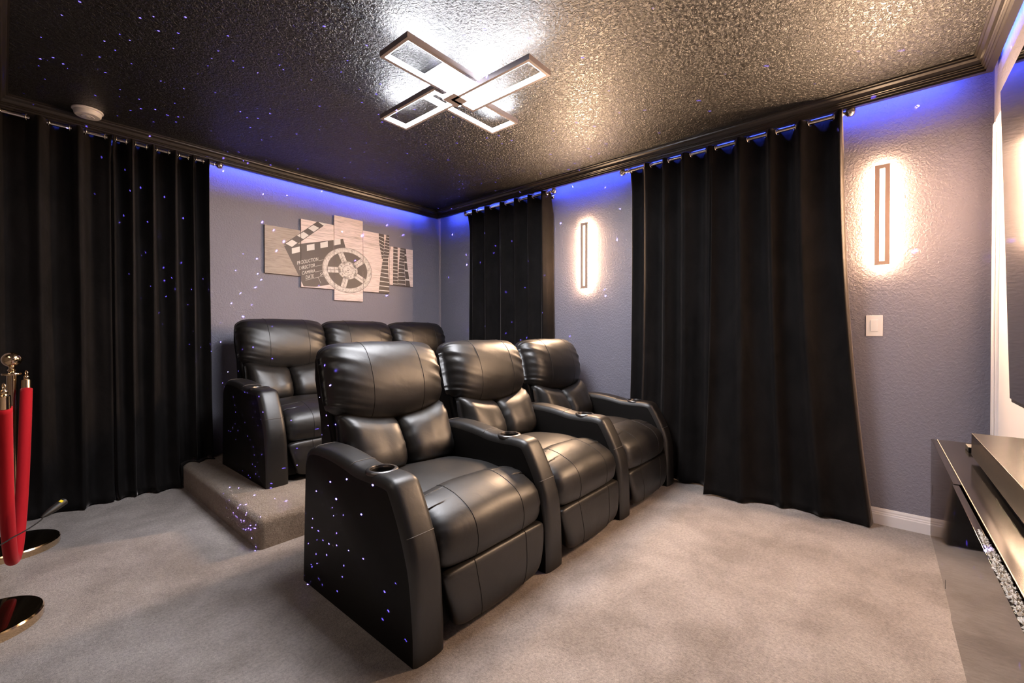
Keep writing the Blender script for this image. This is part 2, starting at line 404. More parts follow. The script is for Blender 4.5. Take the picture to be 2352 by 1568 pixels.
ARM = [(0.785, 0.52), (0.755, 0.572), (0.70, 0.596), (0.60, 0.601), (0.50, 0.594), (0.42, 0.583), (0.36, 0.573), (0.28, 0.571), (0.21, 0.573),
       (0.165, 0.571), (0.140, 0.564), (0.122, 0.547), (0.088, 0.492), (0.058, 0.435), (0.034, 0.380), (0.016, 0.325), (0.007, 0.265), (0.003, 0.18), (0.002, 0.0)]
def make_arm(parent, xc, wd=0.128):
    P = catmull([(0, a, b_) for a, b_ in ARM], 70); n_ = len(P)
    nrm = []
    for i in range(n_):
        t = (P[min(i + 1, n_ - 1)] - P[max(i - 1, 0)]).normalized(); nn = Vector((0, t.z, -t.y))   # outwards
        if i < 3: nn = Vector((0, 0.8, 0.6)).normalized()
        if nn.z < -0.3: nn = -nn
        nrm.append(nn)
    for i in range(n_):     # front face normals look towards -y
        if nrm[i].y > 0 and P[i].y < 0.2: nrm[i] = -nrm[i]
    hw = wd / 2; r = 0.030; cols = []
    for k in range(17):
        a = -1 + 2 * k / 16
        x = math.copysign(min(1, abs(a)) , a)
        cols.append(x)
    V = []
    for k, a in enumerate(cols):
        x = a * hw; over = max(0, abs(x) - (hw - r)) / r
        inset = r * (1 - math.sqrt(max(0, 1 - over * over)))
        for i in range(n_):
            pad = 0.004 * (1 - a * a)
            fr = min(1.0, max(0.25, P[i].z / 0.35)) if P[i].y < 0.06 else 1.0
            ins = inset * fr
            pt = P[i] - nrm[i] * (ins - pad); 
            z = pt.z
            if i == n_ - 1: z = 0.0
            V.append(Vector((xc + x, pt.y, z)))
    nc = len(cols)
    F = [(k * n_ + i, k * n_ + i + 1, (k + 1) * n_ + i + 1, (k + 1) * n_ + i) for k in range(nc - 1) for i in range(n_ - 1)]
    # closing: back edge and bottom
    bl = len(V)
    for k in range(nc): V.append(Vector((xc + cols[k] * hw, 0.785, 0.0)))
    for k in range(nc - 1):
        F.append((k * n_, (k + 1) * n_, bl + k + 1, bl + k))
        F.append((k * n_ + n_ - 1, bl + k, bl + k + 1, (k + 1) * n_ + n_ - 1))
    F.append(tuple(range(n_)) + (bl,)); F.append(tuple((nc - 1) * n_ + i for i in range(n_))[::-1] + (bl + nc - 1,))
    o = mesh_obj('arm', V, F, M['leather'], None)
    # cup holder hole
    cy_, cz = 0.279, 0.572
    cm = MB(); cm.lathe([(0.044, 0.50), (0.044, 0.66)], (xc, cy_, 0), 40)
    cut = cm.build('cutter', M['cup_black'])
    bo = o.modifiers.new('b', 'BOOLEAN'); bo.operation = 'DIFFERENCE'; bo.object = cut; bo.solver = 'EXACT'
    dg = bpy.context.evaluated_depsgraph_get(); me = bpy.data.meshes.new_from_object(o.evaluated_get(dg))
    o.modifiers.clear(); o.data = me; bpy.data.objects.remove(cut)
    me.materials.clear(); me.materials.append(M['leather']); me.materials.append(M['leather_flat'])
    me.polygons.foreach_set('material_index', [1 if abs(p_.normal.x) > 0.97 and p_.area > 0.02 else 0 for p_ in me.polygons])
    auto_smooth(o, 38); o.parent = parent
    cup = MB(); N = 40
    cup.lathe([(0.0435, 0.515), (0.0435, cz), (0.046, cz + 0.006), (0.056, cz + 0.0045), (0.0595, cz + 0.0005), (0.0595, cz - 0.008), (0.0455, cz - 0.008), (0.0455, 0.512)], (xc, cy_, 0), N)
    c_o = cup.build('cup_holder', M['cup_metal'], o); auto_smooth(c_o, 50)
    li = MB(); li.lathe([(0.043, 0.516), (0.043, cz - 0.004), (0.0425, cz - 0.004), (0.0425, 0.520), (0.001, 0.520)], (xc, cy_, 0), N)
    li.build('cup_liner', M['cup_black'], o, smooth=False)
    # seams across the arm
    for i0 in range(n_):
        pass
    def seam(yz):
        i = min(range(n_), key=lambda j: (P[j].y - yz[0]) ** 2 + (P[j].z - yz[1]) ** 2)
        pts = [Vector(V[k * n_ + i]) + nrm[i] * 0.0004 for k in range(1, nc - 1)]
        mb_ = MB(); mb_.tube(pts, 0.0016, 6); mb_.build('stitching', M['light_thread'], o, smooth=True)
    seam((0.40, 0.58)); seam((0.70, 0.596)); seam((0.03, 0.405))
    return o

def make_recliner(loc, label, group):
    t = thing('recliner', loc, label, 'recliner', group)
    arm_l = make_arm(t, -0.3625); arm_r = make_arm(t, 0.3625)
    # backrest shell: side outline extruded
    side = [(0.70, 0.30), (0.725, 0.50), (0.765, 0.70), (0.80, 0.86), (0.822, 0.955), (0.850, 0.988), (0.885, 0.985), (0.915, 0.955), (0.915, 0.86), (0.895, 0.60), (0.87, 0.20), (0.86, 0.06), (0.72, 0.06)]
    mb_ = MB(); n_ = len(side); hw = 0.318
    V = []
    for s_, ins in ((-1, 0.0), (1, 0.0)):
        for a, b_ in side: V.append((s_ * (hw if b_ > 0.60 else 0.292), a, b_))
    mb_.add(V, [(i, (i + 1) % n_, (i + 1) % n_ + n_, i + n_) for i in range(n_)] + [tuple(range(n_))[::-1], tuple(range(n_, 2 * n_))])
    mb_.build('backrest', M['leather_flat'], t, bevel=0.022, seg=4)
    # headrest pillow
    def smile(v3, u):
        if v3.z < 0.80: v3.z += 0.042 * u * u * (0.80 - v3.z) / 0.14
        if v3.z > 0.93: v3.z -= 0.020 * abs(u) ** 4 * (v3.z - 0.93) / 0.1
        v3.y += 0.035 * abs(u) ** 2.5
        return v3
    cushion('headrest', [(0.725, 0.655), (0.690, 0.680), (0.668, 0.745), (0.668, 0.82), (0.688, 0.90), (0.722, 0.970), (0.768, 1.018), (0.822, 1.036), (0.872, 1.022), (0.895, 0.975), (0.87, 0.90), (0.83, 0.80), (0.79, 0.70), (0.760, 0.655)],
            (0.775, 0.72), (0.835, 0.965), -0.322, 0.322, t, nu=90, nv=210, p=11.0, q=2.4, mod=smile, wr=0.0088, wlen=0.075, seed=3.3, freq=175, stitch=(-0.45, 0.45), st_range=(0.06, 0.55))
    # two lumbar pillows
    for s_, sd in ((-1, 1.7), (1, 6.2)):
        x0, x1 = (-0.300, 0.003) if s_ < 0 else (-0.003, 0.300)
        def dip(v3, u, s_=s_):
            v3.y += 0.018 * abs(u) ** 3 ; 
            if v3.z > 0.56: v3.z += 0.055 * min(1, (v3.z - 0.56) / 0.06) * ((u * 0.5 + (0.5 if s_ > 0 else -0.5)) ** 2)
            return v3
        cushion('lumbar_pillow', [(0.640, 0.425), (0.590, 0.440), (0.566, 0.480), (0.572, 0.535), (0.602, 0.590), (0.645, 0.640), (0.70, 0.668), (0.765, 0.672), (0.775, 0.62), (0.74, 0.53), (0.71, 0.44)],
                (0.67, 0.47), (0.72, 0.63), x0, x1, t, nu=46, nv=110, p=7.0, q=2.2, mod=dip, wr=0.005, wlen=0.03, seed=sd, freq=190)
    # rear seat cushion and front (leg) cushion
    def crown(v3, u):
        if v3.z > 0.36: v3.z -= 0.020 * u * u
        return v3
    cushion('seat', [(0.16, 0.40), (0.18, 0.452), (0.24, 0.467), (0.34, 0.476), (0.46, 0.470), (0.58, 0.452), (0.66, 0.42), (0.66, 0.34), (0.4, 0.32), (0.2, 0.33)],
            (0.28, 0.385), (0.56, 0.385), -0.300, 0.300, t, nu=34, nv=60, p=8, q=2.6, mod=crown, wr=0.002, wlen=0.03, seed=9.0)
    def front(v3, u):
        if v3.z > 0.38: v3.z -= 0.022 * u * u * (v3.z - 0.38) / 0.09
        if v3.y > 0.2: v3.y -= 0.018 * u * u
        v3.y += 0.02 * abs(u) ** 4 * (1 if v3.y < 0.12 else 0)
        return v3
    cushion('front_cushion', [(0.262, 0.435), (0.248, 0.462), (0.205, 0.472), (0.145, 0.463), (0.092, 0.444), (0.048, 0.418), (0.017, 0.380), (0.002, 0.330), (0.004, 0.282), (0.022, 0.247), (0.08, 0.24), (0.16, 0.30), (0.24, 0.38)],
            (0.09, 0.30), (0.19, 0.41), -0.302, 0.302, t, nu=70, nv=150, p=14, q=3.0, mod=front, wr=0.0055, wlen=0.032, seed=5.1, freq=210, stitch=(-0.45, 0.45), st_range=(0.05, 0.68))
    # foot panel
    def taper(v3, u):
        f_ = (0.235 - v3.z) / 0.2
        v3.x *= 1 - 0.17 * max(0, f_) ** 1.4
        v3.z += 0.012 * abs(u) ** 4 * max(0, f_)
        return v3
    cushion('footrest', [(0.050, 0.243), (0.018, 0.244), (0.004, 0.232), (-0.004, 0.19), (-0.014, 0.12), (-0.012, 0.065), (0.0, 0.032), (0.03, 0.022), (0.052, 0.05), (0.052, 0.14), (0.055, 0.21)],
            (0.028, 0.06), (0.032, 0.21), -0.296, 0.296, t, nu=44, nv=60, p=12, q=2.6, mod=taper, wr=0.0025, wlen=0.03, seed=2.2, stitch=(-0.5, 0.5), st_range=(0.12, 0.55))
    mb_ = MB(); mb_.box((-0.285, 0.06, 0.03), (0.285, 0.74, 0.33)); mb_.build('base', M['plinth'], t, bevel=0.008)
    return t, arm_l, arm_r

YF = 1.125; PX = 0.725; X0 = 1.2725
lab_f = 'black leather recliner in the front row, '
r1, al, ar = make_recliner((X0, YF, 0), lab_f + 'nearest the camera, with two armrests', 'front row recliners')
r2 = copy_tree(r1, (X0 + PX, YF, 0), lab_f + 'in the middle of the three', (al,), 'front row recliners')
r3 = copy_tree(r1, (X0 + 2 * PX, YF, 0), lab_f + 'beside the long black curtain', (al,), 'front row recliners')
YR = 2.755; ZP = 0.155
b1 = copy_tree(r1, (1.432, YR, ZP), 'black leather recliner at the left end of the back row, its armrest showing', (ar,), 'back row recliners')
b2 = copy_tree(r1, (2.078, YR, ZP), 'black leather recliner in the middle of the back row, only its headrest showing', (al, ar), 'back row recliners')
b3 = copy_tree(r1, (2.724, YR, ZP), 'black leather recliner at the right end of the back row, near the room corner', (al, ar), 'back row recliners')

# ---------------------------------------------------------------- curtains
def curtain(label, axis, a0, a1, b0, b1, n, ph, mean, amp, seed, pool=0.05, ztop=2.350, back=None, rod_off=None, rod_z=2.336, group=None, curl=(1, 1)):
    """hangs along 'y' (right wall) or 'x' (back wall) from a0..a1 at the top to b0..b1 at the floor; mean(t,a) = distance of the cloth from the wall axis"""
    ns, nt = n * 26, 60
    V = []
    def pt(i, j):
        s_ = i / ns; t = j / nt                      # t: 0 top, 1 floor
        z = ztop * (1 - t)
        er = max(0.0, (1 - s_ / 0.03) * curl[0], (1 - (1 - s_) / 0.03) * curl[1]) ** 1.5 * min(1, t * 12)
        fl = t ** 2.0
        lo = a0 + (b0 - a0) * fl; hi = a1 + (b1 - a1) * fl
        sw = s_ + 0.018 * math.sin(2 * PI * (s_ * 1.3 + seed)) + 0.008 * noise.noise(Vector((s_ * 5, t * 2.2, seed)))
        a = lo + (hi - lo) * s_
        phs = 2 * PI * n * sw + ph
        prim = math.sin(phs)
        A = amp * (1 - 0.35 * t) 
        off = A * (prim - 0.22 * math.sin(2 * phs + 0.4) * (1 - t) + 0.28 * t * math.sin(2 * phs + 1.1 + seed)) + 0.022 * t * noise.noise(Vector((s_ * 3.3 + seed * 2, t * 1.6, 3 + seed)))
        off += 0.003 * noise.noise(Vector((s_ * 14, t * 9, seed)))
        if t > 0.93:
            k = (t - 0.93) / 0.07
            off += pool * k * k * (0.55 + 0.9 * noise.noise(Vector((s_ * 4.5, seed * 3, 1))))
            z += 0.010 * (1 + noise.noise(Vector((s_ * 12, seed, 5)))) * k
        off += er * (0.022 - mean(t, a) - off)
        a += 0.25 * amp * math.cos(phs) * (1 if t > 0.03 else 0.6)
        o_ = mean(t, a) + off
        px_, py_ = (wallx(a) - o_, a) if axis == 'y' else (a, wally(a) - o_)
        return (a, o_, max(z, 0.160 if (px_ > 0.81 and py_ > 2.33) else 0.004))
    for i in range(ns + 1):
        for j in range(nt + 1):
            a, o_, z = pt(i, j)
            V.append((wallx(a) - o_, a, z) if axis == 'y' else (a, wally(a) - o_, z))
    F = [(i * (nt + 1) + j, (i + 1) * (nt + 1) + j, (i + 1) * (nt + 1) + j + 1, i * (nt + 1) + j + 1) for i in range(ns) for j in range(nt)]
    o = mesh_obj('curtain', V, F, M['velvet'])
    so = o.modifiers.new('solid', 'SOLIDIFY'); so.thickness = 0.003; so.offset = 0
    tag(o, label, 'curtain', group)
    # grommets where the cloth crosses the rod
    jr = min(range(nt + 1), key=lambda j: abs(ztop * (1 - j / nt) - rod_z))
    prev = None
    for i in range(ns + 1):
        a, o_, z = pt(i, jr); d = o_ - mean(0, a)
        if prev is not None and (prev[1] <= 0 < d or prev[1] >= 0 > d):
            a_ = (prev[0] + a) / 2
            mb_ = MB()
            tilt = 0.45 if d > prev[1] else -0.45
            if axis == 'y': mb_.torus((wallx(a_) - mean(0, a_), a_, rod_z), (tilt, 1, 0), 0.0185, 0.0042, 24, 8)
            else: mb_.torus((a_, wally(a_) - mean(0, a_), rod_z), (1, -tilt, 0), 0.0185, 0.0042, 24, 8)
            mb_.build('grommet', M['nickel'], o, smooth=True)
        prev = (a, d)
    return o
def rod(label, axis, a0, a1, off, z=2.336, r=0.0105, ball=0.026, end0=True, end1=True):
    def P(a, dz=0, do=0): return Vector((wallx(a) - off - do, a, z + dz)) if axis == 'y' else Vector((a, wally(a) - off - do, z + dz))
    mb_ = MB(); mb_.tube([P(a0), P(a1)], r, 16)
    t = thing('curtain_rod', P((a0 + a1) / 2), label, 'curtain rod')
    def place(o):
        o.parent = t; o.matrix_parent_inverse = Matrix.Translation(-t.location); return o
    place(mb_.build('rod', M['nickel'], None, smooth=True)); auto_smooth(t.children[0], 50)
    ax = 'y' if axis == 'y' else 'x'
    for a, sg, on in ((a0, -1, end0), (a1, 1, end1)):
        if not on: continue
        mb_ = MB()
        prof = [(0.0125, 0), (0.015, 0.002), (0.015, 0.008), (0.009, 0.012), (0.009, 0.018)]
        L_ = [(ball * math.sin(PI * k / 14), 0.016 + ball - ball * math.cos(PI * k / 14)) for k in range(2, 14)] + [(0.0005, 0.016 + 2 * ball)]
        mb_.lathe([(r_, sg * d_) for r_, d_ in prof + L_], P(a), 28, ax)
        f_ = place(mb_.build('finial', M['nickel'], None, smooth=True))
    for a in (a0 + 0.03, a1 - 0.03):
        mb_ = MB(); mb_.tube([P(a, -0.012), P(a, -0.016, -0.02), P(a, -0.016, -off + 0.004)], 0.006, 10)
        mb_.tube([P(a, -0.016, -off + 0.010), P(a, -0.016, -off + 0.0005)], 0.022, 20)
        place(mb_.build('bracket', M['nickel'], None, smooth=True))
    return t

RO = 0.080     # rod distance from the wall
def mean_r(lo, hi):
    return lambda t, a: RO + (lo + (hi - lo) * max(0, min(1, (1.45 - a) / 1.2)) - RO) * min(1, t * 1.3) if True else 0
# long curtain on the right wall: two panels
m_far = lambda t, a: RO + (0.048 - RO) * min(1, t * 1.6)
m_near = lambda t, a: RO + (0.085 - RO) * t + 0.115 * t ** 3 * max(0, min(1, (a - 0.50) / 0.22))
curtain('long black velvet curtain panel beside the third front recliner', 'y', 0.865, 1.470, 0.88, 1.50, 4, 0.6, m_far, 0.030, 1.3, 0.015, curl=(0, 1))
curtain('wide black velvet curtain panel flaring onto the carpet beside the light switch', 'y', 0.165, 0.865, 0.02, 0.875, 4, 1.2, m_near, 0.040, 4.4, 0.045, curl=(1, 0))
rod('nickel curtain rod over the long pair of curtains beside the right sconce', 'y', 0.172, 1.495, RO)
# narrow curtain by the corner
curtain('narrow black velvet curtain between the room corner and the far wall light', 'y', 2.235, 3.31, 2.205, 3.34, 6, 0.2, lambda t, a: RO + (0.08 - RO) * t, 0.036, 7.7, 0.03)
rod('nickel curtain rod over the narrow curtain near the room corner', 'y', 2.235, 3.285, RO)
# back wall, left pair
RB = 0.105
m_b = lambda t, a: RB + (0.10 - RB) * t + 0.02 * t
curtain('black velvet curtain panel at the far left of the back wall, behind the brass posts', 'x', -0.05, 0.462, -0.05, 0.470, 3, 0.9, m_b, 0.044, 2.1, 0.07)
curtain('black velvet curtain panel hanging between the film picture and the left panel', 'x', 0.472, 1.005, 0.480, 1.03, 5, 2.4, m_b, 0.044, 5.9, 0.06)
rod('nickel curtain rod over the two curtain panels on the back wall', 'x', -0.06, 1.02, RB, end0=False)

# ---------------------------------------------------------------- wall lights
def sconce(y, label):
    t = thing('wall_light', (wallx(y), y, 1.46), label, 'wall light', 'bronze slot wall lights on the right wall')
    hw, h = 0.0325, 0.555; xo = -0.032
    mb_ = MB()
    # front plate with a slot: ring of four bars with depth
    sw = 0.0115
    for (y0, y1, z0, z1) in ((-hw, -sw, 0, h), (sw, hw, 0, h), (-sw, sw, 0, 0.020), (-sw, sw, h - 0.020, h)):
        mb_.box((xo - 0.012, y0, z0), (xo, y1, z1))
    mb_.build('face_plate', M['sconce_metal'], t)
    mb_ = MB(); mb_.box((xo + 0.004, -hw + 0.006, 0.006), (-0.004, hw - 0.006, h - 0.006)); mb_.build('diffuser', M['sconce_glow'], t)
    mb_ = MB(); mb_.box((xo + 0.0005, -hw + 0.004, 0.004), (xo + 0.0035, hw - 0.004, h - 0.004)); mb_.build('slot_lens', M['slot_lens'], t)
    d_ = bpy.data.lights.new('slot_beam', 'AREA'); d_.shape = 'RECTANGLE'; d_.size = 0.51; d_.size_y = 0.022; d_.energy = 7.5; d_.color = (1.0, 0.66, 0.41)
    l_ = bpy.data.objects.new('slot_beam', d_); C.objects.link(l_); l_.location = (wallx(y) + xo - 0.014, y, 1.46 + h / 2); l_.rotation_euler = (0, PI / 2, 0); l_.location -= t.location; l_.parent = t
    mb_ = MB(); mb_.box((-0.004, -0.02, 0.10), (0.0, 0.02, h - 0.10)); mb_.build('wall_plate', M['sconce_metal'], t)
    return t
sconce(-0.010, 'glowing slot wall light above the white light switch')
sconce(1.911, 'glowing slot wall light between the narrow and the long curtain')

# light switch
t = thing('light_switch', (wallx(0.02), 0.021, 1.062), 'white rocker light switch below the right wall light', 'light switch')
mb = MB(); mb.box((-0.006, -0.037, 0), (0, 0.037, 0.118)); mb.build('cover_plate', M['white_plastic'], t, bevel=0.002)
mb = MB(); mb.box((-0.010, -0.017, 0.026), (-0.005, 0.017, 0.092)); mb.build('rocker', M['white_plastic'], t, bevel=0.0015)

# ---------------------------------------------------------------- ceiling light
t = thing('ceiling_light', (1.56, 1.73, H), 'grey ceiling light of four overlapping glowing rectangular frames', 'ceiling light')
def frame(x0, x1, y0, y1, z, wd=0.016, ht=0.026):
    x0 -= 1.56; x1 -= 1.56; y0 -= 1.73; y1 -= 1.73; z -= H
    mb_ = MB()
    mb_.box((x0, y0, z), (x1, y0 + wd, z + ht)); mb_.box((x0, y1 - wd, z), (x1, y1, z + ht))
    mb_.box((x0, y0 + wd, z), (x0 + wd, y1 - wd, z + ht)); mb_.box((x1 - wd, y0 + wd, z), (x1, y1 - wd, z + ht))
    f_ = mb_.build('light_frame', M['lamp_metal'], t)
    g_ = MB(); e = wd; q_ = 0.004
    g_.box((x0 + e, y0 + e, z + 0.003), (x1 - e, y0 + e + q_, z + ht - 0.002)); g_.box((x0 + e, y1 - e - q_, z + 0.003), (x1 - e, y1 - e, z + ht - 0.002))
    g_.box((x0 + e, y0 + e + q_, z + 0.003), (x0 + e + q_, y1 - e - q_, z + ht - 0.002)); g_.box((x1 - e - q_, y0 + e + q_, z + 0.003), (x1 - e, y1 - e - q_, z + ht - 0.002))
    g_.build('glow_strip', M['lamp_glow'], f_)
frame(1.115, 1.70, 1.525, 1.732, 2.328)
frame(1.490, 2.043, 1.683, 1.899, 2.328 + 0.027)
frame(1.435, 1.620, 1.736, 2.225, 2.328)
frame(1.528, 1.693, 1.196, 1.718, 2.328 - 0.028)
mb = MB(); mb.box((1.43 - 1.56, 1.62 - 1.73, -0.045), (1.72 - 1.56, 1.86 - 1.73, 0)); mb.build('canopy', M['lamp_white'], t, bevel=0.003)
mb = MB(); mb.box((1.50 - 1.56, 1.66 - 1.73, -0.13), (1.60 - 1.56, 1.75 - 1.73, -0.045)); mb.build('hub', M['lamp_metal'], t, bevel=0.002)

d_ = bpy.data.lights.new('frame_beam', 'AREA'); d_.shape = 'RECTANGLE'; d_.size = 0.9; d_.size_y = 0.9; d_.energy = 6.5; d_.color = (0.95, 0.95, 1.0)
l_ = bpy.data.objects.new('frame_beam', d_); C.objects.link(l_); l_.location = (0.04, -0.03, 2.29 - H); l_.parent = t
# smoke detector
t = thing('smoke_detector', (0.345, 3.664, H), 'round white smoke detector on the black ceiling by the left curtains', 'smoke detector')
mb = MB(); mb.lathe([(0.068, 0), (0.071, -0.003), (0.071, -0.009), (0.066, -0.012)], (0, 0, 0), 48); auto_smooth(mb.build('mounting_plate', M['white_plastic'], t))
mb = MB(); mb.lathe([(0.062, -0.012), (0.063, -0.016), (0.061, -0.032), (0.056, -0.038), (0.030, -0.040), (0.028, -0.042), (0.014, -0.042), (0.0135, -0.0405), (0.0125, -0.0405), (0.012, -0.043), (0.001, -0.044)], (0, 0, 0), 48); auto_smooth(mb.build('cover', M['white_plastic'], t))

# ---------------------------------------------------------------- film picture in five panels
def wood(name, c0, c1):
    m = mat(name, c0, 0.55)
    v = coords(m, (1.5, 1, 22)); n, l, b = nodes(m)
    l.new(ramp(m, noise_tex(m, v, 3.2, 6, 0.65, 1.6), [(0.3, c1), (0.52, c0), (0.7, tuple(min(1, c * 1.12) for c in c0))]), b.inputs['Base Color'])
    return m
M['print_wood'] = wood('printed_wood', (0.82, 0.69, 0.67), (0.46, 0.37, 0.34))
M['print_wood_dark'] = wood('printed_wood_dark_plank', (0.40, 0.335, 0.29), (0.22, 0.18, 0.15))  # greyer, darker wood print of the left panel
M['print_dark'] = mat('printed_charcoal', (0.095, 0.078, 0.075), 0.5)
M['print_white'] = mat('printed_white', (0.75, 0.72, 0.70), 0.5)
m = M['print_reel'] = mat('printed_reel', (0.6, 0.55, 0.53), 0.5)
n, l, b = nodes(m); v = coords(m)
l.new(ramp(m, noise_tex(m, v, 55, 4, 0.8), [(0.33, (0.22, 0.19, 0.18)), (0.43, (0.55, 0.50, 0.47)), (0.6, (0.76, 0.71, 0.68))]), b.inputs['Base Color'])
M['print_shade'] = mat('printed_reel_line', (0.22, 0.18, 0.17), 0.5)
def clip(polyg, r):
    x0, x1, z0, z1 = r
    for ax, val, sg in ((0, x0, 1), (0, x1, -1), (1, z0, 1), (1, z1, -1)):
        out = []
        for i in range(len(polyg)):
            a, b_ = polyg[i - 1], polyg[i]
            ia, ib = (a[ax] - val) * sg >= 0, (b_[ax] - val) * sg >= 0
            if ia != ib:
                f_ = (val - a[ax]) / (b_[ax] - a[ax]); out.append((a[0] + (b_[0] - a[0]) * f_, a[1] + (b_[1] - a[1]) * f_))
            if ib: out.append(b_)
        polyg = out
        if len(polyg) < 3: return []
    return polyg
ART = []   # (layer, material key, convex polygon in wall coordinates)
def A(layer, key, pts): ART.append((layer, key, pts))
def strip_line(layer, key, a, b_, wd):
    d = Vector((b_[0] - a[0], b_[1] - a[1])); n_ = Vector((-d.y, d.x)).normalized() * wd / 2
    A(layer, key, [(a[0] + n_.x, a[1] + n_.y), (b_[0] + n_.x, b_[1] + n_.y), (b_[0] - n_.x, b_[1] - n_.y), (a[0] - n_.x, a[1] - n_.y)])
# clapper stick with white blocks
A(1, 'print_dark', [(1.5475, 1.832), (1.836, 2.080), (1.925, 2.080), (1.6236, 1.818)])
A(1, 'print_dark', [(1.836, 2.079), (1.925, 2.079), (1.99, 2.12), (1.95, 2.14)])
for q in ([(1.5664, 1.8408), (1.6174, 1.8833), (1.6641, 1.8631), (1.6172, 1.8205)], [(1.6597, 1.9257), (1.7161, 1.9672), (1.7613, 1.9454), (1.7125, 1.9032)],
          [(1.7554, 2.0055), (1.8015, 2.0429), (1.8524, 2.0264), (1.8047, 1.9818)], [(1.848, 2.076), (1.895, 2.112), (1.945, 2.095), (1.898, 2.052)]): A(2, 'print_white', q)
# slate
A(1, 'print_dark', [(1.552, 1.822), (2.0788, 1.9646), (2.1057, 1.876), (2.0052, 1.5394), (1.8239, 1.4957), (1.7144, 1.49), (1.6683, 1.5898)])
for q in ([(1.6159, 1.8091), (1.6824, 1.8339), (1.6835, 1.7858), (1.617, 1.7616)], [(1.7426, 1.8554), (1.8099, 1.8783), (1.8111, 1.8249), (1.7438, 1.804)],
          [(1.8626, 1.895), (1.931, 1.9201), (1.9323, 1.8676), (1.8639, 1.8466)], [(1.9856, 1.9397), (2.052, 1.9601), (2.0541, 1.9115), (1.9876, 1.8889)]): A(2, 'print_white', q)
for a, b_ in (((1.848, 1.7308), (1.90, 1.7488)), ((1.821, 1.6782), (1.89, 1.7018)), ((1.8208, 1.6279), (1.89, 1.650)), ((1.7293, 1.5454), (1.90, 1.602)), ((1.8417, 1.5803), (1.8677, 1.5307))):
    strip_line(2, 'print_white', a, b_, 0.0022)
# reel
RC = (2.1265, 1.6745); RA, RZ = 0.247, 0.211
def rp(r_, a): return (RC[0] + RA * r_ * math.cos(a), RC[1] + RZ * r_ * math.sin(a))
def ring(layer, key, r0, r1, n_=72):
    for k in range(n_):
        a, b_ = 2 * PI * k / n_, 2 * PI * (k + 1) / n_
        A(layer, key, [rp(r0, a), rp(r1, a), rp(r1, b_), rp(r0, b_)])
def disc(layer, key, r_, n_=40, c=None, rr=None):
    c = c or RC
    A(layer, key, [(c[0] + (rr or RA * r_) * math.cos(2 * PI * k / n_), c[1] + (rr or RZ * r_) * math.sin(2 * PI * k / n_)) for k in range(n_)])
disc(2, 'print_dark', 0.98)
ring(3, 'print_shade', 0.985, 1.01); ring(3, 'print_reel', 0.80, 0.99); ring(4, 'print_shade', 0.795, 0.81); ring(4, 'print_shade', 0.955, 0.962)
disc(3, 'print_reel', 0.40)
for k in range(5):
    a = math.radians(100 + 72 * k + 12)
    p, q = rp(0.30, a), rp(0.84, a); strip_line(3, 'print_reel', p, q, 0.052); strip_line(4, 'print_shade', p, q, 0.0035)
ring(4, 'print_shade', 0.205, 0.22); ring(4, 'print_shade', 0.385, 0.395); disc(4, 'print_reel', 0.20); disc(5, 'print_shade', 0.03)
for k in range(5):
    a = math.radians(100 + 72 * k + 48); disc(5, 'print_shade', 0, 10, rp(0.30, a), 0.006)
# film strips: dark frames between light bars
def film(pl, pr, nfr, key='print_dark'):
    """pl, pr: left and right edge polylines from top to bottom"""
    def lerp_line(Lp, t_):
        t_ *= len(Lp) - 1; i = min(int(t_), len(Lp) - 2); f_ = t_ - i
        return (Lp[i][0] + (Lp[i + 1][0] - Lp[i][0]) * f_, Lp[i][1] + (Lp[i + 1][1] - Lp[i][1]) * f_)
    for k in range(nfr):
        t0, t1 = k / nfr, (k + 1) / nfr; g_ = (t1 - t0) * 0.17
        A(2, 'print_white', [lerp_line(pl, t0), lerp_line(pr, t0), lerp_line(pr, t1), lerp_line(pl, t1)])
        A(3, key, [lerp_line(pl, t0 + g_), lerp_line(pr, t0 + g_), lerp_line(pr, t1), lerp_line(pl, t1)])
film([(2.4531, 2.09), (2.4547, 2.0137), (2.4678, 1.9303), (2.4898, 1.8322)], [(2.512, 2.09), (2.519, 1.99), (2.5125, 1.9136), (2.4988, 1.8334)], 7)
film([(2.542, 2.09), (2.5217, 1.9698), (2.4988, 1.8256), (2.4715, 1.6664), (2.4489, 1.47)], [(2.60, 2.09), (2.59, 1.96), (2.560, 1.8333), (2.565, 1.66), (2.60, 1.47)], 17)
film([(2.6231, 1.99), (2.6174, 1.56)], [(2.6751, 1.99), (2.6761, 1.56)], 12)
film([(2.7087, 1.99), (2.690, 1.80), (2.6742, 1.56)], [(2.765, 1.99), (2.755, 1.80), (2.772, 1.56)], 12)
film([(2.757, 1.99), (2.757, 1.80), (2.776, 1.56)], [(2.775, 1.99), (2.792, 1.80), (2.834, 1.56)], 5)
def text_polys(word, A0, hgt, length, deg):
    cu = bpy.data.curves.new('t', 'FONT'); cu.body = word; cu.size = 1; cu.resolution_u = 3
    ob = bpy.data.objects.new('t', cu); C.objects.link(ob)
    dg = bpy.context.evaluated_depsgraph_get(); me = bpy.data.meshes.new_from_object(ob.evaluated_get(dg))
    xs = [v_.co.x for v_ in me.vertices]; ys = [v_.co.y for v_ in me.vertices]
    sx = length / (max(xs) - min(xs)); sy = hgt / (max(ys) - min(ys)); ca, sa = math.cos(math.radians(deg)), math.sin(math.radians(deg))
    P = [((v_.co.x - min(xs)) * sx, (v_.co.y - min(ys)) * sy) for v_ in me.vertices]
    P = [(A0[0] + x * ca, A0[1] + x * sa + y) for x, y in P]
    for pg in me.polygons: A(3, 'print_white', [P[i] for i in pg.vertices])
    bpy.data.objects.remove(ob); bpy.data.curves.remove(cu)
text_polys('PRODUCTION', (1.6607, 1.6724), 0.0315, 0.191, 17.8)
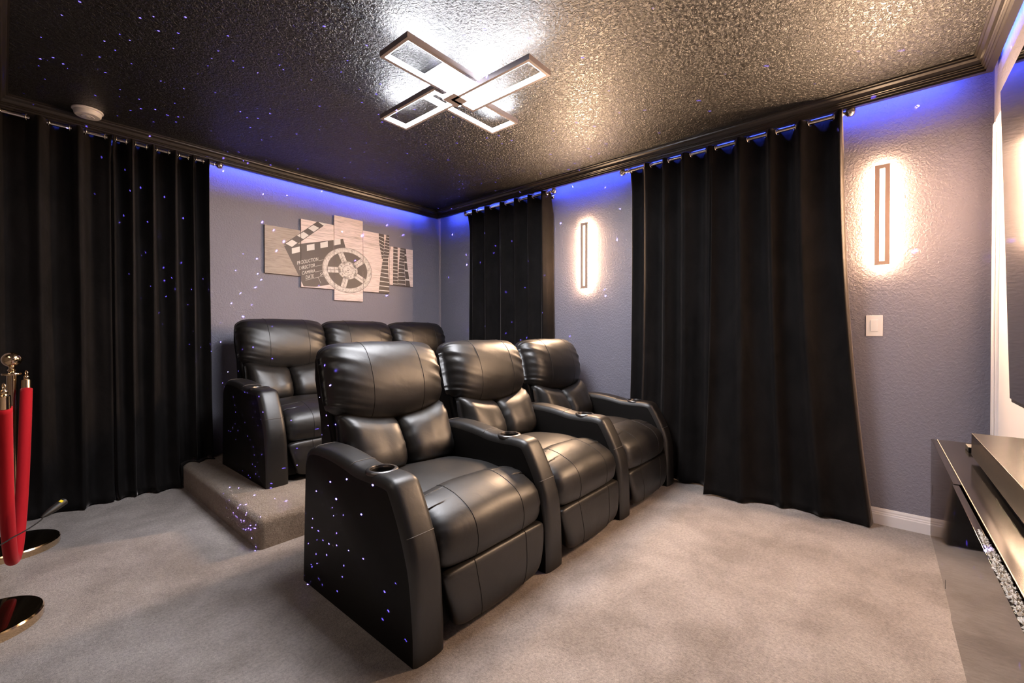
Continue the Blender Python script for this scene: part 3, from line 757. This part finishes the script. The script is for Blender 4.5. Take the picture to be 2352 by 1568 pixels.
text_polys('DIRECTOR', (1.6796, 1.6298), 0.0305, 0.143, 17.9)
text_polys('CAMERA', (1.700, 1.5897), 0.0285, 0.122, 16.8)
text_polys('DATE', (1.7334, 1.556), 0.0300, 0.072, 16.3)
text_polys('SC', (1.8616, 1.5976), 0.0270, 0.042, 16.2)
keys = ['print_wood', 'print_dark', 'print_white', 'print_reel', 'print_shade']
panels = [((1.402, 1.6905), (1.577, 1.974), 'low canvas print panel at the left end, mostly bare wood grain'),
          ((1.6925, 1.9905), (1.485, 2.078), 'canvas print panel lettered PRODUCTION, DIRECTOR, CAMERA and DATE'),
          ((1.9925, 2.2815), (1.3875, 2.171), 'tallest canvas print panel, in the middle, showing most of the film reel'),
          ((2.2835, 2.5755), (1.488, 2.081), 'canvas print panel with the reel edge and two curling film strips'),
          ((2.5775, 2.867), (1.579, 1.974), 'low canvas print panel at the right end, with three film strips')]
for (x0, x1), (z0, z1), lb in panels:
    xc, zc = (x0 + x1) / 2, z0
    yw = wally(xc)
    t = thing('canvas_panel', (xc, yw, zc), lb, 'picture', 'five panel film picture on the back wall')
    rot = math.atan2(wally(x1) - wally(x0), x1 - x0); t.rotation_euler = (0, 0, rot)
    hw = (x1 - x0) / 2 - 0.001
    mb = MB(); mb.box((-hw, -0.022, 0), (hw, -0.002, z1 - z0)); mb.build('canvas', M['print_wood_dark'] if x0 < 1.5 else M['print_wood'], t, bevel=0.0015)
    mb = MB()
    for layer, key, pts in ART:
        c_ = clip(pts, (x0 + 0.001, x1 - 0.001, z0, z1))
        if len(c_) < 3: continue
        mb.mi = keys.index(key)
        yy = -0.0222 - 0.00022 * layer
        mb.add([(p[0] - xc, yy, p[1] - zc) for p in c_], [tuple(range(len(c_)))])
    if mb.v:
        me = bpy.data.meshes.new('printed_scene'); me.from_pydata([tuple(p) for p in mb.v], [], mb.f)
        for k in keys: me.materials.append(M[k])
        me.polygons.foreach_set('material_index', mb.m)
        o = bpy.data.objects.new('printed_scene', me); C.objects.link(o); o.parent = t

# ---------------------------------------------------------------- television
TVX0, TVX1 = 0.31, 2.20
t = thing('television', (1.255, -0.337, 0.845), 'very large black flat television tilted down in front of the white door', 'television')
t.rotation_euler = (math.radians(-1.5), 0, 0)
mb = MB(); mb.box((TVX0 - 1.255, -0.03, 0), (TVX1 - 1.255, -0.004, 1.056)); mb.build('casing', M['tv_bezel'], t, bevel=0.003)
mb = MB(); mb.box((TVX0 - 1.255 + 0.006, -0.004, 0.014), (TVX1 - 1.255 - 0.006, 0.0, 1.050)); mb.build('screen', M['tv_screen'], t)
mb = MB(); mb.box((-0.3, -0.088, 0.3), (0.3, -0.03, 0.75)); mb.build('wall_mount', M['matt_black'], t)

# ---------------------------------------------------------------- media console
ZC = 0.765                      # the console hangs on the front wall, clear of the floor
t = thing('media_console', (1.26, YT, 0.62), 'floating glossy black console under the television with crystals along its front edge', 'console')
def cbox(a, b): 
    m_ = MB(); m_.box((a[0] - 1.26, a[1] - YT, a[2] - 0.62), (b[0] - 1.26, b[1] - YT, b[2] - 0.62)); return m_
cbox((0.305, YT, 0.486), (1.772, -0.1345, 0.748)).build('cabinet', M['matt_black'], t)
cbox((0.30, YT, 0.748), (1.777, -0.1325, ZC)).build('top', M['stand_top'], t)
cbox((0.30, -0.1330, ZC - 0.0015), (1.777, -0.1318, ZC + 0.0002)).build('edge_highlight', M['edge_glint'], t)  # added bright strip, stands in for the highlight along the top's edge
cbox((1.2750, -0.1317, 0.483), (1.777, -0.1190, ZC - 0.0004)).build('front_panel', M['gloss_black'], t, bevel=0.0006)
cbox((0.30, -0.1275, 0.483), (1.2735, -0.1170, ZC - 0.0015)).build('front_panel', M['gloss_black'], t, bevel=0.0006)
m_ = cbox((1.394, -0.1190, 0.492), (1.397, -0.1187, 0.512)); m_.box((1.712 - 1.26, -0.1190 - YT, 0.615 - 0.62), (1.715 - 1.26, -0.1187 - YT, 0.645 - 0.62)); m_.build('latch', M['matt_black'], t)
# crystals along the fire tray at the front edge
mb = MB()
for k in range(1100):
    f_ = random.random(); x = 0.995 - 0.50 * f_ ** 0.8; wdt = 0.0050 * min(1, (1.01 - x) / 0.10)
    c = Vector((x, -0.1222 + random.uniform(-1, 1) * wdt, ZC + 0.0008 + random.random() * 0.005 * min(1, (1.02 - x) / 0.08))); s_ = random.uniform(0.0011, 0.0026)
    vv = [c + Vector((random.uniform(0.6, 1.2) * a, random.uniform(0.6, 1.2) * b_, random.uniform(0.6, 1.2) * d)) * s_ for a, b_, d in ((1, 0, 0), (-1, 0, 0), (0, 1, 0), (0, -1, 0), (0, 0, 1), (0, 0, -1))]
    mb.add(vv, [(0, 2, 4), (2, 1, 4), (1, 3, 4), (3, 0, 4), (2, 0, 5), (1, 2, 5), (3, 1, 5), (0, 3, 5)])
tag(mb.build('crystal_chips', M['crystal']), 'white crystal chips heaped along the front edge of the black console', 'crystals', kind='stuff')
# long black speaker cabinet on the console
t = thing('center_speaker', (1.26, -0.29, ZC), 'long black speaker cabinet lying on the console below the television', 'speaker')
mb = MB(); mb.box((-0.285, -0.115, 0.012), (0.285, 0.115, 0.066)); mb.build('cabinet', M['speaker_black'], t, bevel=0.001)
for x in (-0.24, 0.24):
    for y in (-0.08, 0.06):
        mb = MB(); mb.lathe([(0.012, 0), (0.012, 0.012)], (x, y, 0), 20); mb.build('foot', M['matt_black'], t)
# small black receiver box
mb = MB(); mb.box((1.640, -0.235, ZC), (1.690, -0.180, ZC + 0.013))
tag(mb.build('receiver_box', M['matt_black'], bevel=0.002), 'small black receiver box on the console beside the long speaker', 'receiver')

# ---------------------------------------------------------------- rope barrier
def stanchion(x, y, label, top=0.985):
    t = thing('stanchion', (x, y, 0), label, 'stanchion', 'brass rope posts by the left curtain')
    mb_ = MB(); mb_.lathe([(0.160, 0.0), (0.162, 0.004), (0.162, 0.030), (0.158, 0.036)], (0, 0, 0), 64); auto_smooth(mb_.build('base', M['gold'], t), 30)
    mb_ = MB(); mb_.lathe([(0.158, 0.036), (0.150, 0.0385), (0.001, 0.042)], (0, 0, 0), 64); auto_smooth(mb_.build('base_cover', M['gold_dark'], t), 30)
    mb_ = MB(); mb_.lathe([(0.030, 0.041), (0.030, 0.047), (0.0185, 0.052), (0.0185, 0.872), (0.001, 0.873)], (0, 0, 0), 32); auto_smooth(mb_.build('post', M['gold'], t), 30)
    mb_ = MB(); mb_.lathe([(0.0355, 0.872), (0.0365, 0.874), (0.0365, 0.879), (0.0355, 0.881), (0.014, 0.882), (0.011, 0.888), (0.016, 0.893), (0.016, 0.898), (0.011, 0.902), (0.012, 0.912)] +
               [(0.0365 * math.sin(PI * k / 16), 0.948 - 0.0365 * math.cos(PI * k / 16)) for k in range(2, 16)] + [(0.0005, 0.985)], (0, 0, 0), 36)
    auto_smooth(mb_.build('ball_top', M['gold'], t), 40)
    return t
S1, S2 = Vector((0.032, 3.27, 0)), Vector((-0.060, 2.475, 0))
stanchion(S1.x, S1.y, 'brass stanchion post standing before the left curtain panel, its ball top in full view')
stanchion(S2.x, S2.y, 'brass stanchion nearer the camera, its round base cut by the left frame edge')
# rope between them
def ring_at(c, ax, mb_, R=0.011): mb_.torus(c, ax, R, 0.0026, 20, 8)
t = thing('barrier_rope', (0.03, 2.85, 0.06), 'red velvet barrier rope sagging between the two brass posts', 'rope')
h1, h2 = Vector((0.078, 3.235, 0.0)), Vector((0.004, 2.485, 0.0))
pts = []
for k in range(61):
    f_ = k / 60; u = 2 * f_ - 1
    y_ = h1.y + (h2.y - h1.y) * (0.5 + 0.5 * (0.72 * u + 0.28 * u ** 5) * 1.0)
    x_ = h1.x + (h2.x - h1.x) * f_ - 0.012 * (1 - u * u)
    z_ = 0.098 + (0.800 - 0.098) * abs(u) ** 2.0 * (0.55 + 0.45 * abs(u) ** 0.6)
    pts.append(Vector((x_, y_, z_)))
mb = MB(); mb.tube(catmull(pts, 140), 0.0215, 20); o = mb.build('rope', M['rope'], t, smooth=True); o.location = -t.location
for e, q in ((pts[0], pts[1]), (pts[-1], pts[-2])):
    d = (e - q).normalized(); d = (d + Vector((0, 0, 2))).normalized()
    mb = MB(); mb.tube([e - d * 0.004, e - d * 0.003, e + d * 0.045, e + d * 0.047, e + d * 0.052], [0.017, 0.0185, 0.0175, 0.012, 0.010], 20)
    mb.tube([e + d * 0.05, e + d * 0.056, e + d * 0.064, e + d * 0.070], [0.006, 0.0105, 0.0105, 0.006], 16)
    ring_at(e + d * 0.081, Vector((1, 0.3, 0)), mb)
    o = mb.build('rope_clasp', M['gold'], t, smooth=True); auto_smooth(o, 50); o.location = -t.location

# star projector stick on a stiff cable
tip, tail = Vector((0.160, 2.50, 0.402)), Vector((0.104, 2.452, 0.376))
d = (tip - tail).normalized()
t = thing('star_projector', tuple(tail), 'small black star projector stick with yellow sticker and blue lens, low on the left', 'projector')
def loc_build(mb_, name, m_, parent=t, smooth=True):
    o_ = mb_.build(name, m_, parent, smooth=smooth); o_.location = -t.location; return o_
mb = MB(); mb.tube([tail - d * 0.012, tail, tail + d * 0.03, tip - d * 0.002], [0.004, 0.008, 0.013, 0.0145], 20); auto_smooth(loc_build(mb, 'body', M['matt_black']), 50)
mb = MB(); mb.tube([tip - d * 0.002, tip], 0.0110, 20); loc_build(mb, 'lens', M['blue_lens'])
lx = Vector((-0.64, -0.77, 0)).normalized()
pc = tip - d * 0.016; sd = d.cross(lx).normalized(); nn = sd.cross(d)
if nn.dot(-pc + Vector((0, 0, 1.076))) < 0: nn = -nn
mb = MB(); q0 = pc + nn * 0.0140
mb.add([q0 + d * a * 0.005 + sd * b_ * 0.006 + nn * h_ for h_ in (0, 0.0008) for a, b_ in ((-1, -1), (1, -1), (1, 1), (-1, 1))], [(0, 3, 2, 1), (4, 5, 6, 7), (0, 1, 5, 4), (1, 2, 6, 5), (2, 3, 7, 6), (3, 0, 4, 7)])
loc_build(mb, 'sticker', M['yellow'], smooth=False)
mb = MB(); mb.tube(catmull([tail - d * 0.01, (0.094, 2.43, 0.368), (0.070, 2.38, 0.366), (0.042, 2.32, 0.369), (0.010, 2.25, 0.375), (-0.03, 2.15, 0.37), (-0.07, 2.08, 0.25), (-0.10, 2.08, 0.06), (-0.12, 2.02, 0.006), (-0.2, 1.85, 0.004)], 60), 0.0022, 8); loc_build(mb, 'cable', M['matt_black'])
# its light: hundreds of fine blue dots thrown around the room
ld = bpy.data.lights.new('star_beam', 'SPOT'); ld.spot_size = math.radians(140); ld.spot_blend = 0.25; ld.energy = 1.0; ld.shadow_soft_size = 0.0; ld.color = (1, 1, 1); ld.use_nodes = True
nt_ = ld.node_tree; em = nt_.nodes['Emission']; tc = nt_.nodes.new('ShaderNodeTexCoord')
vo = nt_.nodes.new('ShaderNodeTexVoronoi'); vo.inputs['Scale'].default_value = 36.0
cmp = nt_.nodes.new('ShaderNodeMath'); cmp.operation = 'LESS_THAN'; cmp.inputs[1].default_value = 0.085
mul = nt_.nodes.new('ShaderNodeMath'); mul.operation = 'MULTIPLY'; mul.inputs[1].default_value = 4200.0
nt_.links.new(tc.outputs['Normal'], vo.inputs['Vector']); nt_.links.new(vo.outputs['Distance'], cmp.inputs[0])
nt_.links.new(cmp.outputs[0], mul.inputs[0]); nt_.links.new(mul.outputs[0], em.inputs['Strength'])
em.inputs['Color'].default_value = (0.14, 0.10, 1.0, 1)
lo = bpy.data.objects.new('star_beam', ld); C.objects.link(lo); lo.location = tip + d * 0.012
lo.rotation_euler = Vector((1, -0.25, 0.70)).to_track_quat('-Z', 'Y').to_euler()
